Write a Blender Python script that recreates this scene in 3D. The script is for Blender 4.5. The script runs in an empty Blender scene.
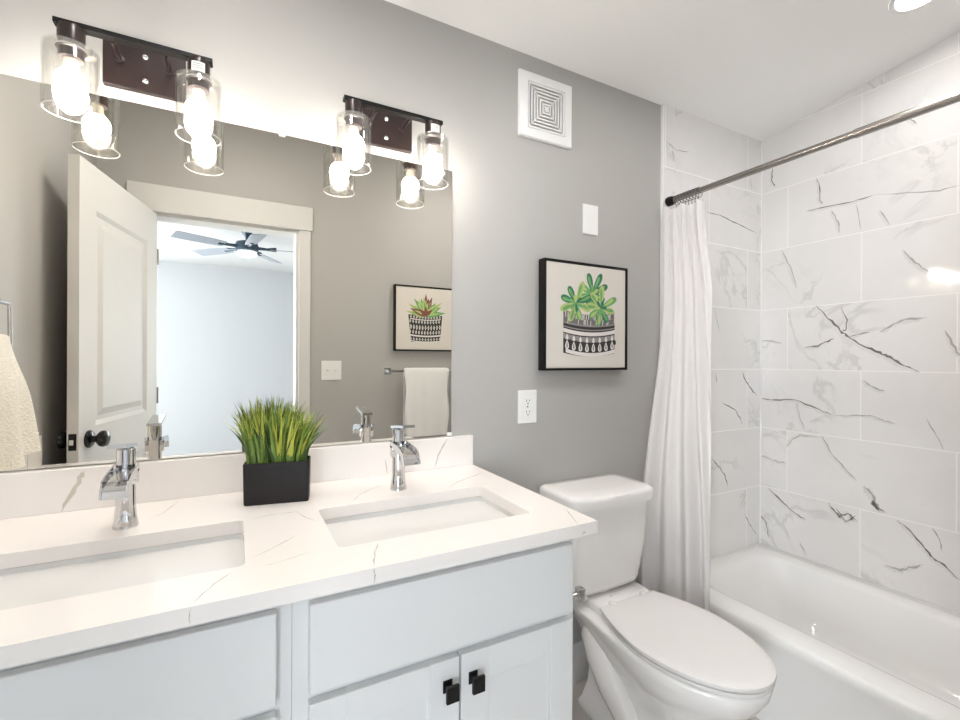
import bpy, bmesh, math, random
from mathutils import Vector, Matrix, noise
random.seed(7)
scn = bpy.context.scene
COL = scn.collection
PI = math.pi

# ------------------------------------------------------------------ camera
CAM = bpy.data.cameras.new('camera')
cam = bpy.data.objects.new('camera', CAM)
COL.objects.link(cam)
CAM.sensor_width = 36.0
CAM.lens = 456.6 * 36.0 / 960.0
CAM.clip_start = 0.01
cam.location = (-2.4262, -1.4385, 1.2867)
cam.rotation_euler = (Matrix.Rotation(-0.4873, 4, 'Z') @ Matrix.Rotation(PI / 2 - 0.0005, 4, 'X') @ Matrix.Rotation(0.0044, 4, 'Z')).to_euler()
scn.camera = cam

# ------------------------------------------------------------------ world, daylight, exposure
w = bpy.data.worlds.new('world'); scn.world = w
w.use_nodes = True
wn = w.node_tree.nodes
wn['Background'].inputs['Color'].default_value = (0.75, 0.87, 1.0, 1)
wn['Background'].inputs['Strength'].default_value = 1.5

def area(name, loc, rot, sx, sy, power, col):
    d = bpy.data.lights.new(name, 'AREA'); d.shape = 'RECTANGLE'; d.size = sx; d.size_y = sy
    d.energy = power; d.color = col
    o = bpy.data.objects.new(name, d); COL.objects.link(o); o.location = loc; o.rotation_euler = rot
    return o
DAY = (0.89, 0.95, 1.0)
# daylight lamps in unseen bedroom windows; the side-wall one is added fill
area('window_daylight', (-0.3, -5.08, 1.45), (PI / 2, 0, 0), 1.3, 1.5, 24, DAY)
area('window_daylight', (-4.35, -5.08, 1.45), (PI / 2, 0, 0), 1.2, 1.5, 44, DAY)
area('window_daylight', (-5.34, -2.95, 1.45), (0, -PI / 2, 0), 1.5, 1.3, 98, DAY)  # added fill for the toilet and tub side
BULB = 51.0           # emission of the vanity bulbs
DOWN = 105.0           # base emission of the tub downlight and the added ceiling fills
WARM = (1.0, 0.925, 0.85)
NEUT = (1.0, 0.975, 0.95)
vs = scn.view_settings
vs.view_transform = 'Standard'; vs.look = 'None'; vs.exposure = 1.06; vs.gamma = 1.0
vs.use_curve_mapping = False
cy = scn.cycles
cy.max_bounces = 14; cy.diffuse_bounces = 6; cy.glossy_bounces = 8; cy.transmission_bounces = 8; cy.transparent_max_bounces = 24
cy.sample_clamp_indirect = 6.0
cy.blur_glossy = 0.15

# ------------------------------------------------------------------ materials
def mat(name, col=(.8, .8, .8), rough=.5, metal=0.0, spec=.5, coat=0.0, emit=None, es=0.0, bump=0.0, bscale=60.0, var=0.0, vscale=3.0):
    m = bpy.data.materials.new(name); m.use_nodes = True
    nt = m.node_tree; b = nt.nodes['Principled BSDF']
    b.inputs['Base Color'].default_value = (*col, 1)
    b.inputs['Roughness'].default_value = rough
    b.inputs['Metallic'].default_value = metal
    b.inputs['Specular IOR Level'].default_value = spec
    b.inputs['Coat Weight'].default_value = coat
    if emit:
        b.inputs['Emission Color'].default_value = (*emit, 1); b.inputs['Emission Strength'].default_value = es
    tc = None
    if bump or var:
        tc = nt.nodes.new('ShaderNodeTexCoord')
    if bump:
        n = nt.nodes.new('ShaderNodeTexNoise'); n.inputs['Scale'].default_value = bscale; n.inputs['Detail'].default_value = 3
        bp = nt.nodes.new('ShaderNodeBump'); bp.inputs['Strength'].default_value = bump; bp.inputs['Distance'].default_value = .004
        nt.links.new(tc.outputs['Object'], n.inputs['Vector']); nt.links.new(n.outputs['Fac'], bp.inputs['Height'])
        nt.links.new(bp.outputs['Normal'], b.inputs['Normal'])
    if var:
        n = nt.nodes.new('ShaderNodeTexNoise'); n.inputs['Scale'].default_value = vscale; n.inputs['Detail'].default_value = 4
        mx = nt.nodes.new('ShaderNodeMix'); mx.data_type = 'RGBA'
        mx.inputs['A'].default_value = (*[max(0, c * (1 - var)) for c in col], 1)
        mx.inputs['B'].default_value = (*[min(1, c * (1 + var)) for c in col], 1)
        nt.links.new(tc.outputs['Object'], n.inputs['Vector']); nt.links.new(n.outputs['Fac'], mx.inputs['Factor'])
        nt.links.new(mx.outputs['Result'], b.inputs['Base Color'])
    return m

class NX:
    """tiny helper for math node expressions"""
    def __init__(s, m): s.nt = m.node_tree
    def n(s, t): return s.nt.nodes.new(t)
    def link(s, a, b): s.nt.links.new(a, b)
    def m(s, op, *args):
        nd = s.n('ShaderNodeMath'); nd.operation = op
        for i, a in enumerate(args):
            if isinstance(a, (int, float)): nd.inputs[i].default_value = a
            else: s.link(a, nd.inputs[i])
        return nd.outputs[0]
    def vec(s, x, y, z):
        nd = s.n('ShaderNodeCombineXYZ')
        for i, a in enumerate((x, y, z)):
            if isinstance(a, (int, float)): nd.inputs[i].default_value = a
            else: s.link(a, nd.inputs[i])
        return nd.outputs[0]
    def noise(s, vec, scale, detail=4, rough=.55, dist=0.0):
        nd = s.n('ShaderNodeTexNoise'); nd.inputs['Scale'].default_value = scale; nd.inputs['Detail'].default_value = detail
        nd.inputs['Roughness'].default_value = rough; nd.inputs['Distortion'].default_value = dist
        s.link(vec, nd.inputs['Vector']); return nd.outputs['Fac']
    def mix(s, f, a, b):
        nd = s.n('ShaderNodeMix'); nd.data_type = 'RGBA'
        for k, v in (('A', a), ('B', b)):
            if isinstance(v, tuple): nd.inputs[k].default_value = (*v, 1)
            else: s.link(v, nd.inputs[k])
        if isinstance(f, (int, float)): nd.inputs['Factor'].default_value = f
        else: s.link(f, nd.inputs['Factor'])
        return nd.outputs['Result']
    def ramp(s, v, lo, hi):
        nd = s.n('ShaderNodeMapRange'); nd.interpolation_type = 'SMOOTHSTEP'
        nd.inputs['From Min'].default_value = lo; nd.inputs['From Max'].default_value = hi
        s.link(v, nd.inputs['Value']); return nd.outputs['Result']

def tile_mat(name, axis, off, base=(.83, .815, .805)):
    """polished marble-look tile, 0.305 x 0.61, running bond, white joints; axis = horizontal axis of the wall"""
    m = mat(name, base, .07, coat=0.0); x = NX(m); b = m.node_tree.nodes['Principled BSDF']
    tc = x.n('ShaderNodeTexCoord'); sp = x.n('ShaderNodeSeparateXYZ'); x.link(tc.outputs['Object'], sp.inputs[0])
    s = x.m('MULTIPLY', sp.outputs[axis], -1.0); z = sp.outputs[2]
    rr = x.m('DIVIDE', x.m('SUBTRACT', z, .33), .305)
    row = x.m('FLOOR', rr); par = x.m('MODULO', x.m('ADD', row, 10.0), 2.0)
    u = x.m('DIVIDE', x.m('ADD', x.m('SUBTRACT', s, off), x.m('MULTIPLY', par, .305)), .61)
    cell = x.m('FLOOR', u); fu = x.m('SUBTRACT', u, cell); fr = x.m('SUBTRACT', rr, row)
    du = x.m('MULTIPLY', x.m('MINIMUM', fu, x.m('SUBTRACT', 1.0, fu)), .61)
    dv = x.m('MULTIPLY', x.m('MINIMUM', fr, x.m('SUBTRACT', 1.0, fr)), .305)
    grout = x.m('LESS_THAN', x.m('MINIMUM', du, dv), .0019)
    wn_ = x.n('ShaderNodeTexWhiteNoise'); wn_.noise_dimensions = '3D'; x.link(x.vec(cell, row, float(axis)), wn_.inputs['Vector'])
    rnd = wn_.outputs['Value']
    P = x.vec(x.m('ADD', s, x.m('MULTIPLY', rnd, 37.0)), x.m('ADD', z, x.m('MULTIPLY', rnd, 11.0)), x.m('MULTIPLY', rnd, 5.0))
    big = x.noise(P, 1.9, 3, .5)
    n1 = x.noise(P, 2.3, 6, .55, .9)
    v1 = x.ramp(x.m('ABSOLUTE', x.m('SUBTRACT', n1, .5)), .022, .002)
    n2 = x.noise(P, 4.5, 5, .6, .5)
    v2 = x.ramp(x.m('ABSOLUTE', x.m('SUBTRACT', n2, .47)), .05, .0)
    mask = x.ramp(big, .54, .66)
    soft = x.m('MULTIPLY', x.m('MULTIPLY', v2, mask), .14)
    line = x.m('MULTIPLY', x.m('MULTIPLY', v1, x.ramp(big, .52, .60)), .26)
    cloud = x.ramp(x.noise(P, 3.2, 4, .6), .35, .75)
    c = x.mix(cloud, tuple(v * .97 for v in base), tuple(min(1, v * 1.02) for v in base))
    c = x.mix(soft, c, (.50, .50, .49)); c = x.mix(line, c, (.36, .355, .34)); c = x.mix(grout, c, (.90, .89, .87))
    x.link(c, b.inputs['Base Color'])
    x.link(x.m('ADD', x.m('MULTIPLY', grout, .45), .07), b.inputs['Roughness'])
    return m

M = {}
M['paint'] = mat('grey_wall_paint', (.43, .42, .405), .55, bump=.04, bscale=180)
M['paint2'] = mat('bedroom_wall_paint', (.45, .465, .49), .6, bump=.03, bscale=180)
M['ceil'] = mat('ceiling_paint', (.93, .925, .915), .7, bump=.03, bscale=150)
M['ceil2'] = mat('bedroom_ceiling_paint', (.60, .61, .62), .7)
M['trim'] = mat('white_trim_paint', (.65, .645, .63), .5)
M['cab'] = mat('white_cabinet_lacquer', (.71, .715, .715), .33)
M['tileR'] = tile_mat('marble_tile_long_wall', 1, .446)
M['tileB'] = tile_mat('marble_tile_end_wall', 0, .118)
M['caulk'] = mat('white_caulk', (.90, .90, .89), .4)
M['vd'] = mat('dark_marble_vein', (.20, .19, .175), .08, var=.6, vscale=14)
M['vh'] = mat('soft_marble_shade', (.745, .735, .72), .08, var=.12, vscale=10)
M['vg'] = mat('grey_marble_vein', (.46, .45, .43), .08, var=.25, vscale=14)
M['quartz'] = mat('white_quartz', (.83, .79, .76), .12, var=.03, vscale=5)
M['vq'] = mat('quartz_vein', (.50, .47, .44), .12, var=.2, vscale=20)
M['vw'] = mat('broad_quartz_vein', (.58, .54, .48), .12, var=.15, vscale=20)
M['china'] = mat('white_vitreous_china', (.87, .855, .84), .06, coat=.3)
M['seatp'] = mat('white_toilet_seat_plastic', (.78, .76, .75), .14)
M['enamel'] = mat('white_tub_enamel', (.88, .875, .865), .08, coat=.3)
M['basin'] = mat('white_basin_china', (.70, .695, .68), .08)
M['chrome'] = mat('polished_chrome', (.68, .68, .69), .05, metal=1)
M['steel'] = mat('brushed_steel', (.38, .355, .335), .22, metal=1)
M['nickel'] = mat('dark_ring_wire', (.20, .20, .21), .3, metal=.8)
M['black'] = mat('matte_black_metal', (.007, .0065, .0065), .4, spec=.3)
M['frame'] = mat('black_picture_frame', (.008, .008, .008), .5, spec=.2)
M['gloss'] = mat('gloss_black_knob', (.008, .008, .009), .12)
M['bronze'] = mat('dark_bronze_plate', (.028, .018, .017), .32, metal=.3)
M['dark'] = mat('dark_recess', (.012, .012, .012), .8)
M['plastic'] = mat('white_plastic', (.84, .84, .83), .3)
M['ivory'] = mat('socket_cream', (.70, .62, .54), .4)
M['sticker'] = mat('sticker_paper', (.80, .80, .78), .5)
M['ink'] = mat('sticker_ink', (.30, .30, .30), .6)
M['mirror'] = mat('mirror_silver', (.83, .805, .745), .0, metal=1)
M['pot'] = mat('charcoal_planter', (.014, .012, .012), .5, spec=.3, bump=.05, bscale=90)
M['soil'] = mat('dark_soil', (.03, .025, .02), .9, bump=.8, bscale=120)
M['pebble'] = mat('pale_pebble', (.5, .48, .44), .6)
M['g1'] = mat('grass_green', (.17, .27, .05), .45, var=.35, vscale=30)
M['g2'] = mat('grass_yellow_green', (.52, .56, .09), .45, var=.3, vscale=30)
M['g3'] = mat('grass_dark_green', (.06, .11, .03), .5, var=.3, vscale=30)
M['canvas'] = mat('cream_canvas', (.66, .62, .57), .8, bump=.05, bscale=400)
M['artk'] = mat('art_black', (.03, .028, .03), .7)
M['artw'] = mat('art_white', (.72, .69, .66), .7)
M['artg'] = mat('art_grey', (.27, .25, .25), .7)
M['a1'] = mat('art_leaf_lime', (.40, .50, .17), .7, var=.25, vscale=40)
M['a2'] = mat('art_leaf_deep', (.03, .17, .09), .7, var=.3, vscale=40)
M['a3'] = mat('art_leaf_mid', (.15, .36, .13), .7, var=.3, vscale=40)
M['a4'] = mat('art_leaf_maroon', (.20, .06, .05), .7, var=.3, vscale=40)
M['floor'] = mat('beige_floor_tile', (.56, .52, .49), .25, var=.10, vscale=4)
M['carpet'] = mat('bedroom_carpet', (.52, .50, .47), .9, bump=.4, bscale=300)
M['terry'] = mat('cream_terry_towel', (.90, .87, .81), .95, bump=1.0, bscale=170)
M['terry2'] = mat('white_terry_towel', (.86, .86, .85), .95, bump=.8, bscale=300)
M['fanblade'] = mat('grey_fan_blade', (.30, .33, .38), .5)
M['fanbody'] = mat('dark_fan_body', (.035, .06, .085), .4, metal=.3)
M['knobback'] = M['black']

def emis(name, col, s):
    m = bpy.data.materials.new(name); m.use_nodes = True; nt = m.node_tree
    nt.nodes.remove(nt.nodes['Principled BSDF']); e = nt.nodes.new('ShaderNodeEmission')
    e.inputs['Color'].default_value = (*col, 1); e.inputs['Strength'].default_value = s
    nt.links.new(e.outputs[0], nt.nodes['Material Output'].inputs['Surface']); return m
M['bulb'] = emis('lit_bulb', WARM, BULB)
M['bulbneck'] = emis('lit_bulb_housing', WARM, BULB * .06)
M['down'] = emis('lit_downlight', NEUT, DOWN)
M['down_mid'] = emis('lit_downlight_plain', NEUT, DOWN * .9)
M['down_low'] = emis('lit_downlight_over_vanity', NEUT, DOWN * .80)
M['down_dim'] = emis('lit_downlight_over_tub', NEUT, DOWN * .27)
M['fanlight'] = emis('lit_fan_globe', (.95, .98, 1.0), 6.0)

def glassy(name, tint, k, base=.03):
    """thin clear glass: transparent with a facing-dependent reflection"""
    m = bpy.data.materials.new(name); m.use_nodes = True; nt = m.node_tree
    nt.nodes.remove(nt.nodes['Principled BSDF'])
    t = nt.nodes.new('ShaderNodeBsdfTransparent'); t.inputs['Color'].default_value = (*tint, 1)
    g = nt.nodes.new('ShaderNodeBsdfGlossy'); g.inputs['Roughness'].default_value = .03
    lw = nt.nodes.new('ShaderNodeLayerWeight'); lw.inputs['Blend'].default_value = k
    ad = nt.nodes.new('ShaderNodeMath'); ad.operation = 'MULTIPLY_ADD'; ad.inputs[1].default_value = .6; ad.inputs[2].default_value = base; ad.use_clamp = True
    mx = nt.nodes.new('ShaderNodeMixShader')
    nt.links.new(lw.outputs['Facing'], ad.inputs[0]); nt.links.new(ad.outputs[0], mx.inputs[0])
    nt.links.new(t.outputs[0], mx.inputs[1]); nt.links.new(g.outputs[0], mx.inputs[2])
    nt.links.new(mx.outputs[0], nt.nodes['Material Output'].inputs['Surface']); return m
M['glass'] = glassy('clear_shade_glass', (.97, .97, .96), .16, .05)
M['rim'] = mat('ground_glass_rim', (.86, .86, .85), .3)  # whitish rim colour paints in the light caught by the glass edges
M['rim'].node_tree.nodes['Principled BSDF'].inputs['Alpha'].default_value = .55
M['clip'] = glassy('clear_plastic_clip', (.9, .9, .9), .4, .15)
M['pane'] = glassy('window_glass', (.96, .98, .98), .2)
def cloth(name, col, tr):
    m = mat(name, col, .85, bump=.12, bscale=500); nt = m.node_tree; b = nt.nodes['Principled BSDF']
    t = nt.nodes.new('ShaderNodeBsdfTranslucent'); t.inputs['Color'].default_value = (*col, 1)
    mx = nt.nodes.new('ShaderNodeMixShader'); mx.inputs[0].default_value = tr
    nt.links.new(b.outputs[0], mx.inputs[1]); nt.links.new(t.outputs[0], mx.inputs[2])
    nt.links.new(mx.outputs[0], nt.nodes['Material Output'].inputs['Surface']); return m
M['curtain'] = cloth('white_curtain_fabric', (.92, .905, .90), .3)

# ------------------------------------------------------------------ mesh helpers
def BM(): return bmesh.new()
def box(bm, lo, hi, mi=0, bev=0.0, seg=2):
    vs_ = [bm.verts.new((x, y, z)) for x in (lo[0], hi[0]) for y in (lo[1], hi[1]) for z in (lo[2], hi[2])]
    F = []
    for q in ((0, 1, 3, 2), (4, 6, 7, 5), (0, 4, 5, 1), (2, 3, 7, 6), (0, 2, 6, 4), (1, 5, 7, 3)):
        f = bm.faces.new([vs_[i] for i in q]); f.material_index = mi; F.append(f)
    if bev:
        es = list({e for f in F for e in f.edges})
        r = bmesh.ops.bevel(bm, geom=es, offset=bev, segments=seg, profile=.5, affect='EDGES')
        for f in r['faces']: f.material_index = mi
    return vs_
def loft(bm, rings, cap0=True, cap1=True, mi=0, closed=True):
    R = [[bm.verts.new(p) for p in r] for r in rings]; n = len(R[0])
    for a, b in zip(R[:-1], R[1:]):
        for i in range(n if closed else n - 1):
            j = (i + 1) % n
            f = bm.faces.new((a[i], a[j], b[j], b[i])); f.material_index = mi
    if cap0: f = bm.faces.new(R[0][::-1]); f.material_index = mi
    if cap1: f = bm.faces.new(R[-1]); f.material_index = mi
    return R
def rrect(x0, x1, y0, y1, r, z, n=5):
    P = []
    for cx, cy_, a0 in ((x1 - r, y1 - r, 0), (x0 + r, y1 - r, 90), (x0 + r, y0 + r, 180), (x1 - r, y0 + r, 270)):
        for k in range(n + 1):
            a = math.radians(a0 + 90 * k / n); P.append((cx + r * math.cos(a), cy_ + r * math.sin(a), z))
    return P
def frame_axes(d):
    d = Vector(d).normalized(); a = Vector((0, 0, 1)) if abs(d.z) < .9 else Vector((1, 0, 0))
    u = d.cross(a).normalized(); return u, u.cross(d).normalized()
def circ(c, d, r, n=16):
    u, v = frame_axes(d); c = Vector(c)
    return [tuple(c + r * (math.cos(2 * PI * k / n) * u + math.sin(2 * PI * k / n) * v)) for k in range(n)]
def cyl(bm, a, b, r, r2=None, n=16, mi=0, cap=True):
    d = Vector(b) - Vector(a)
    loft(bm, [circ(a, d, r, n), circ(b, d, r if r2 is None else r2, n)], cap, cap, mi)
def lathe(bm, c, axis, prof, n=24, mi=0, cap0=True, cap1=True):
    """prof: list of (radius, distance along axis)"""
    ax = Vector(axis).normalized(); c = Vector(c)
    loft(bm, [circ(c + ax * h, ax, max(r, 1e-4), n) for r, h in prof], cap0, cap1, mi)
def tube(bm, pts, r, n=10, mi=0, cap=True):
    P = [Vector(p) for p in pts]; rings = []
    for i, p in enumerate(P):
        d = P[min(i + 1, len(P) - 1)] - P[max(i - 1, 0)]
        rr = r[i] if isinstance(r, (list, tuple)) else r
        rings.append(circ(p, d, rr, n))
    loft(bm, rings, cap, cap, mi)
def torus(bm, c, axis, R, r, n=24, k=8, mi=0):
    u, v = frame_axes(axis); ax = Vector(axis).normalized(); c = Vector(c); V = []
    for i in range(n):
        a = 2 * PI * i / n; d = math.cos(a) * u + math.sin(a) * v
        V.append([bm.verts.new(c + d * R + r * (math.cos(2 * PI * j / k) * d + math.sin(2 * PI * j / k) * ax)) for j in range(k)])
    for i in range(n):
        for j in range(k):
            f = bm.faces.new((V[i][j], V[(i + 1) % n][j], V[(i + 1) % n][(j + 1) % k], V[i][(j + 1) % k])); f.material_index = mi
def prism(bm, poly, vec, mi=0):
    """extrude a planar polygon (3d points) by vec"""
    v = Vector(vec); loft(bm, [list(poly), [tuple(Vector(p) + v) for p in poly]], True, True, mi)
def ribbon(bm, pts, width, nrm, mi=0, jit=.35, seed=0, sub=4, wob=.55):
    """thin irregular flat vein lying on a surface, tapered at both ends"""
    rd = random.Random(seed); P = [Vector(p) for p in pts]; Q = []
    for a, b in zip(P[:-1], P[1:]):
        for k in range(sub): Q.append(a.lerp(b, k / sub))
    Q.append(P[-1]); N = Vector(nrm); prev = None; n = len(Q)
    for i, q in enumerate(Q):
        d = (Q[min(i + 1, n - 1)] - Q[max(i - 1, 0)]).normalized(); s = d.cross(N)
        if 0 < i < n - 1: q = q + s * rd.uniform(-1, 1) * width * wob
        t = i / (n - 1); wd = width * .5 * (min(1, 5 * t + .15) * min(1, 5 * (1 - t) + .1)) * rd.uniform(1 - jit, 1 + jit)
        cur = (bm.verts.new(q + s * wd), bm.verts.new(q - s * wd))
        if prev:
            f = bm.faces.new((prev[0], prev[1], cur[1], cur[0])); f.material_index = mi
            f.normal_update()
            if f.normal.dot(N) < 0: f.normal_flip()
        prev = cur

def obj(name, bm, mats, parent=None, smooth=False, label=None, recalc=True, autos=None, flat=False):
    if recalc: bmesh.ops.recalc_face_normals(bm, faces=bm.faces)
    me = bpy.data.meshes.new(name); bm.to_mesh(me); bm.free()
    if not isinstance(mats, (list, tuple)): mats = [mats]
    for m_ in mats: me.materials.append(M[m_] if isinstance(m_, str) else m_)
    o = bpy.data.objects.new(name, me); COL.objects.link(o)
    if smooth:
        me.shade_smooth()
        if hasattr(me, 'set_sharp_from_angle'): me.set_sharp_from_angle(angle=math.radians(autos or 40))
    if parent:
        o.parent = parent; o.matrix_parent_inverse = world_of(parent).inverted()
    if label: o['label'] = label
    return o
def world_of(o):
    m = o.matrix_basis.copy()
    if o.parent: m = world_of(o.parent) @ o.matrix_parent_inverse @ m
    return m
def thing(name, label, cat, loc=(0, 0, 0), group=None):
    o = bpy.data.objects.new(name, None); COL.objects.link(o); o.location = loc; o.empty_display_size = .05
    return tag(o, label, cat, group)
def tag(o, label, cat, group=None, kind=None):
    o['label'] = label; o['category'] = cat
    if group: o['group'] = group
    if kind: o['kind'] = kind
    return o
def struct(name, bm, mats, parent=None, label=None, cat=None, **k):
    o = obj(name, bm, mats, parent, **k)
    if not parent: o['kind'] = 'structure'
    if label: o['label'] = label
    if cat: o['category'] = cat
    return o
def dup(root, d, label=None, group=None):
    r = root.copy(); COL.objects.link(r); r.location = root.location + Vector(d)
    if label: r['label'] = label
    if group: r['group'] = group
    def rec(src, dst):
        for ch in list(src.children):
            c = ch.copy(); COL.objects.link(c); c.parent = dst; c.matrix_parent_inverse = ch.matrix_parent_inverse.copy(); rec(ch, c)
    rec(root, r)
    return r

# ================================================================== ROOM SHELL
XL, XR, YF, YB = -3.035, 0.0, -1.40, 0.0      # left wall, tub wall, door wall, vanity wall
SL = 0.147                                     # the ceiling rises towards the door wall
def zc(y): return 2.437 - SL * y
DX0, DX1, DZ = -2.825, -2.117, 2.03            # door opening
b = BM(); box(b, (XL - .1, YF - .12, -.05), (XR + .1, YB + .1, 0)); struct('floor', b, 'floor')
b = BM()
loft(b, [[(XL - .1, y, zc(y)) for y in (.1, -1.52)] + [(XR + .1, y, zc(y)) for y in (-1.52, .1)],
         [(XL - .1, y, zc(y) + .08) for y in (.1, -1.52)] + [(XR + .1, y, zc(y) + .08) for y in (-1.52, .1)]])
struct('ceiling', b, 'ceil')
b = BM(); box(b, (XL - .1, YB, 0), (XR + .1, YB + .1, 2.4365)); struct('wall_back', b, 'paint')
b = BM(); prism(b, [(XL - .1, .0, 0), (XL - .1, -1.52, 0), (XL - .1, -1.52, zc(-1.52)), (XL - .1, .0, zc(0))], (.1, 0, 0)); struct('wall_left', b, 'paint')
VR = {"d":[[0.0114,[[-0.268,1.554],[-0.318,1.488],[-0.37,1.425],[-0.398,1.397],[-0.45,1.355],[-0.514,1.323],[-0.548,1.306],[-0.597,1.269],[-0.644,1.245]]],[0.0059,[[-0.37,1.425],[-0.39,1.428],[-0.393,1.473],[-0.37,1.539]]],[0.0044,[[-0.398,1.397],[-0.442,1.408],[-0.482,1.415]]],[0.0085,[[-0.217,1.351],[-0.277,1.359],[-0.319,1.381],[-0.343,1.394]]],[0.0079,[[-0.007,1.092],[-0.083,1.088],[-0.182,1.096],[-0.266,1.064],[-0.336,1.039]]],[0.0088,[[-0.574,0.627],[-0.615,0.6],[-0.661,0.543],[-0.685,0.512],[-0.717,0.497],[-0.762,0.458]]],[0.0051,[[-0.682,0.63],[-0.705,0.59],[-0.711,0.546]]],[0.01,[[-0.05,0.635],[-0.109,0.584],[-0.185,0.535],[-0.229,0.52]]],[0.0091,[[-0.322,0.633],[-0.346,0.598],[-0.37,0.582],[-0.401,0.605],[-0.438,0.576]]],[0.0059,[[-0.354,0.614],[-0.393,0.562],[-0.431,0.601]]],[0.0083,[[-0.01,0.478],[-0.041,0.451],[-0.056,0.373]]],[0.0066,[[-0.268,2.157],[-0.283,2.105],[-0.283,2.048],[-0.295,2.026]]],[0.006,[[-0.226,2.014],[-0.287,2.009],[-0.414,2.001],[-0.487,2.007]]],[0.0082,[[-0.067,2.279],[-0.061,2.22],[-0.078,2.18]]],[0.0069,[[-0.488,0.687],[-0.506,0.662],[-0.537,0.646]]]],"g":[[0.0061,[[-0.336,1.039],[-0.399,1.041],[-0.444,1.05],[-0.487,1.051],[-0.532,1.035],[-0.575,1.027]]],[0.0073,[[-0.296,0.94],[-0.337,0.854],[-0.388,0.805],[-0.434,0.757]]],[0.013,[[-0.46,0.741],[-0.488,0.713],[-0.502,0.678],[-0.52,0.653]]],[0.009,[[-0.113,1.848],[-0.151,1.76],[-0.184,1.646]]],[0.0089,[[-0.589,1.748],[-0.627,1.691],[-0.672,1.639]]],[0.0099,[[-0.513,1.413],[-0.554,1.44],[-0.596,1.458],[-0.667,1.465]]],[0.0062,[[-0.005,1.397],[-0.046,1.391],[-0.12,1.378]]],[0.0072,[[-0.008,0.793],[-0.049,0.785],[-0.099,0.774],[-0.142,0.778]]],[0.0078,[[-0.141,0.857],[-0.165,0.901],[-0.201,0.926],[-0.296,0.931]]],[0.0058,[[-0.203,0.404],[-0.234,0.348]]],[0.0053,[[-0.487,2.007],[-0.6,1.98],[-0.7,1.957],[-0.757,1.96]]],[0.0073,[[-0.331,1.987],[-0.357,1.925],[-0.365,1.873]]],[0.0053,[[-0.425,1.991],[-0.444,1.867]]],[0.0059,[[-0.511,1.935],[-0.546,1.862]]],[0.0103,[[-0.534,0.424],[-0.584,0.423],[-0.622,0.451],[-0.659,0.474]]],[0.0059,[[-0.182,1.096],[-0.201,1.009],[-0.223,0.954]]],[0.0086,[[-0.451,1.205],[-0.497,1.173],[-0.532,1.158]]],[0.0096,[[-0.717,1.41],[-0.745,1.34],[-0.759,1.309]]],[0.0047,[[-0.663,1.062],[-0.692,0.999],[-0.716,0.944]]],[0.0074,[[-0.577,2.324],[-0.609,2.284],[-0.631,2.249]]]]}
VB = {"d":[[0.0065,[[-0.442,2.002],[-0.341,2.001],[-0.263,1.988],[-0.127,1.966],[-0.039,1.954]]],[0.0093,[[-0.16,1.23],[-0.126,1.179],[-0.075,1.136],[-0.032,1.104]]],[0.008,[[-0.319,1.079],[-0.216,1.04],[-0.175,0.997],[-0.158,0.966]]],[0.0089,[[-0.401,0.816],[-0.332,0.76],[-0.293,0.716],[-0.269,0.659]]],[0.0062,[[-0.138,0.509],[-0.087,0.44],[-0.026,0.377]]]],"g":[[0.0059,[[-0.384,1.543],[-0.337,1.428]]],[0.0078,[[-0.374,1.232],[-0.358,1.178]]],[0.0069,[[-0.732,2.28],[-0.659,2.25],[-0.563,2.262]]],[0.0059,[[-0.686,2.245],[-0.672,2.202]]],[0.0072,[[-0.101,2.229],[-0.083,2.17]]]]}
VC = {"v":[[0.002,[[-2.402,-0.502],[-2.367,-0.473],[-2.339,-0.446],[-2.318,-0.421]]],[0.0016,[[-2.385,-0.547],[-2.363,-0.546],[-2.303,-0.522]]],[0.0021,[[-2.397,-0.277],[-2.357,-0.264],[-2.302,-0.266],[-2.287,-0.323],[-2.264,-0.36]]],[0.0028,[[-2.17,-0.256],[-2.131,-0.192],[-2.093,-0.157],[-2.043,-0.125]]],[0.0028,[[-2.179,-0.542],[-2.198,-0.587],[-2.214,-0.649]]],[0.0031,[[-1.711,-0.131],[-1.768,-0.16],[-1.845,-0.201],[-1.9,-0.25]]],[0.0023,[[-1.715,-0.549],[-1.735,-0.597],[-1.755,-0.64]]],[0.0019,[[-2.433,-0.548],[-2.459,-0.582],[-2.486,-0.637]]],[0.0022,[[-2.559,-0.042],[-2.582,-0.137],[-2.609,-0.172]]]]}
VS = {"v":[[0.004,[[-1.796,1.019],[-1.826,0.976],[-1.844,0.928]]],[0.0029,[[-2.014,0.971],[-2.004,0.91]]]],"w":[[0.0072,[[-2.751,1.015],[-2.761,1.0],[-2.779,0.954],[-2.795,0.921]]]]}
b = BM(); prism(b, [(XR, .0, 0), (XR, -1.52, 0), (XR, -1.52, zc(-1.52)), (XR, .0, zc(0))], (.1, 0, 0))
bmesh.ops.recalc_face_normals(b, faces=b.faces)
sd = 1
for k_, mi in (('d', 1), ('g', 2)):
    for wd, pts in VR[k_]:
        ribbon(b, [(-.0004, p[0], p[1]) for p in pts], wd * .62, (-1, 0, 0), mi, .55, sd)
        if wd > .0055: ribbon(b, [(-.0002, p[0] + .004, p[1] - .004) for p in pts], wd * 2.0, (-1, 0, 0), 3, .45, sd + 500, 7, .06)
        sd += 1
struct('wall_right', b, ['tileR', 'vd', 'vg', 'vh'], recalc=False)
TX = -.742
b = BM(); box(b, (TX, -.010, .30), (0, 0, 2.44))
bmesh.ops.recalc_face_normals(b, faces=b.faces)
for k_, mi in (('d', 1), ('g', 2)):
    for wd, pts in VB[k_]:
        ribbon(b, [(p[0], -.0104, p[1]) for p in pts], wd * .62, (0, -1, 0), mi, .55, sd); sd += 1
struct('wall_back_tile', b, ['tileB', 'vd', 'vg'], recalc=False)
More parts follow.
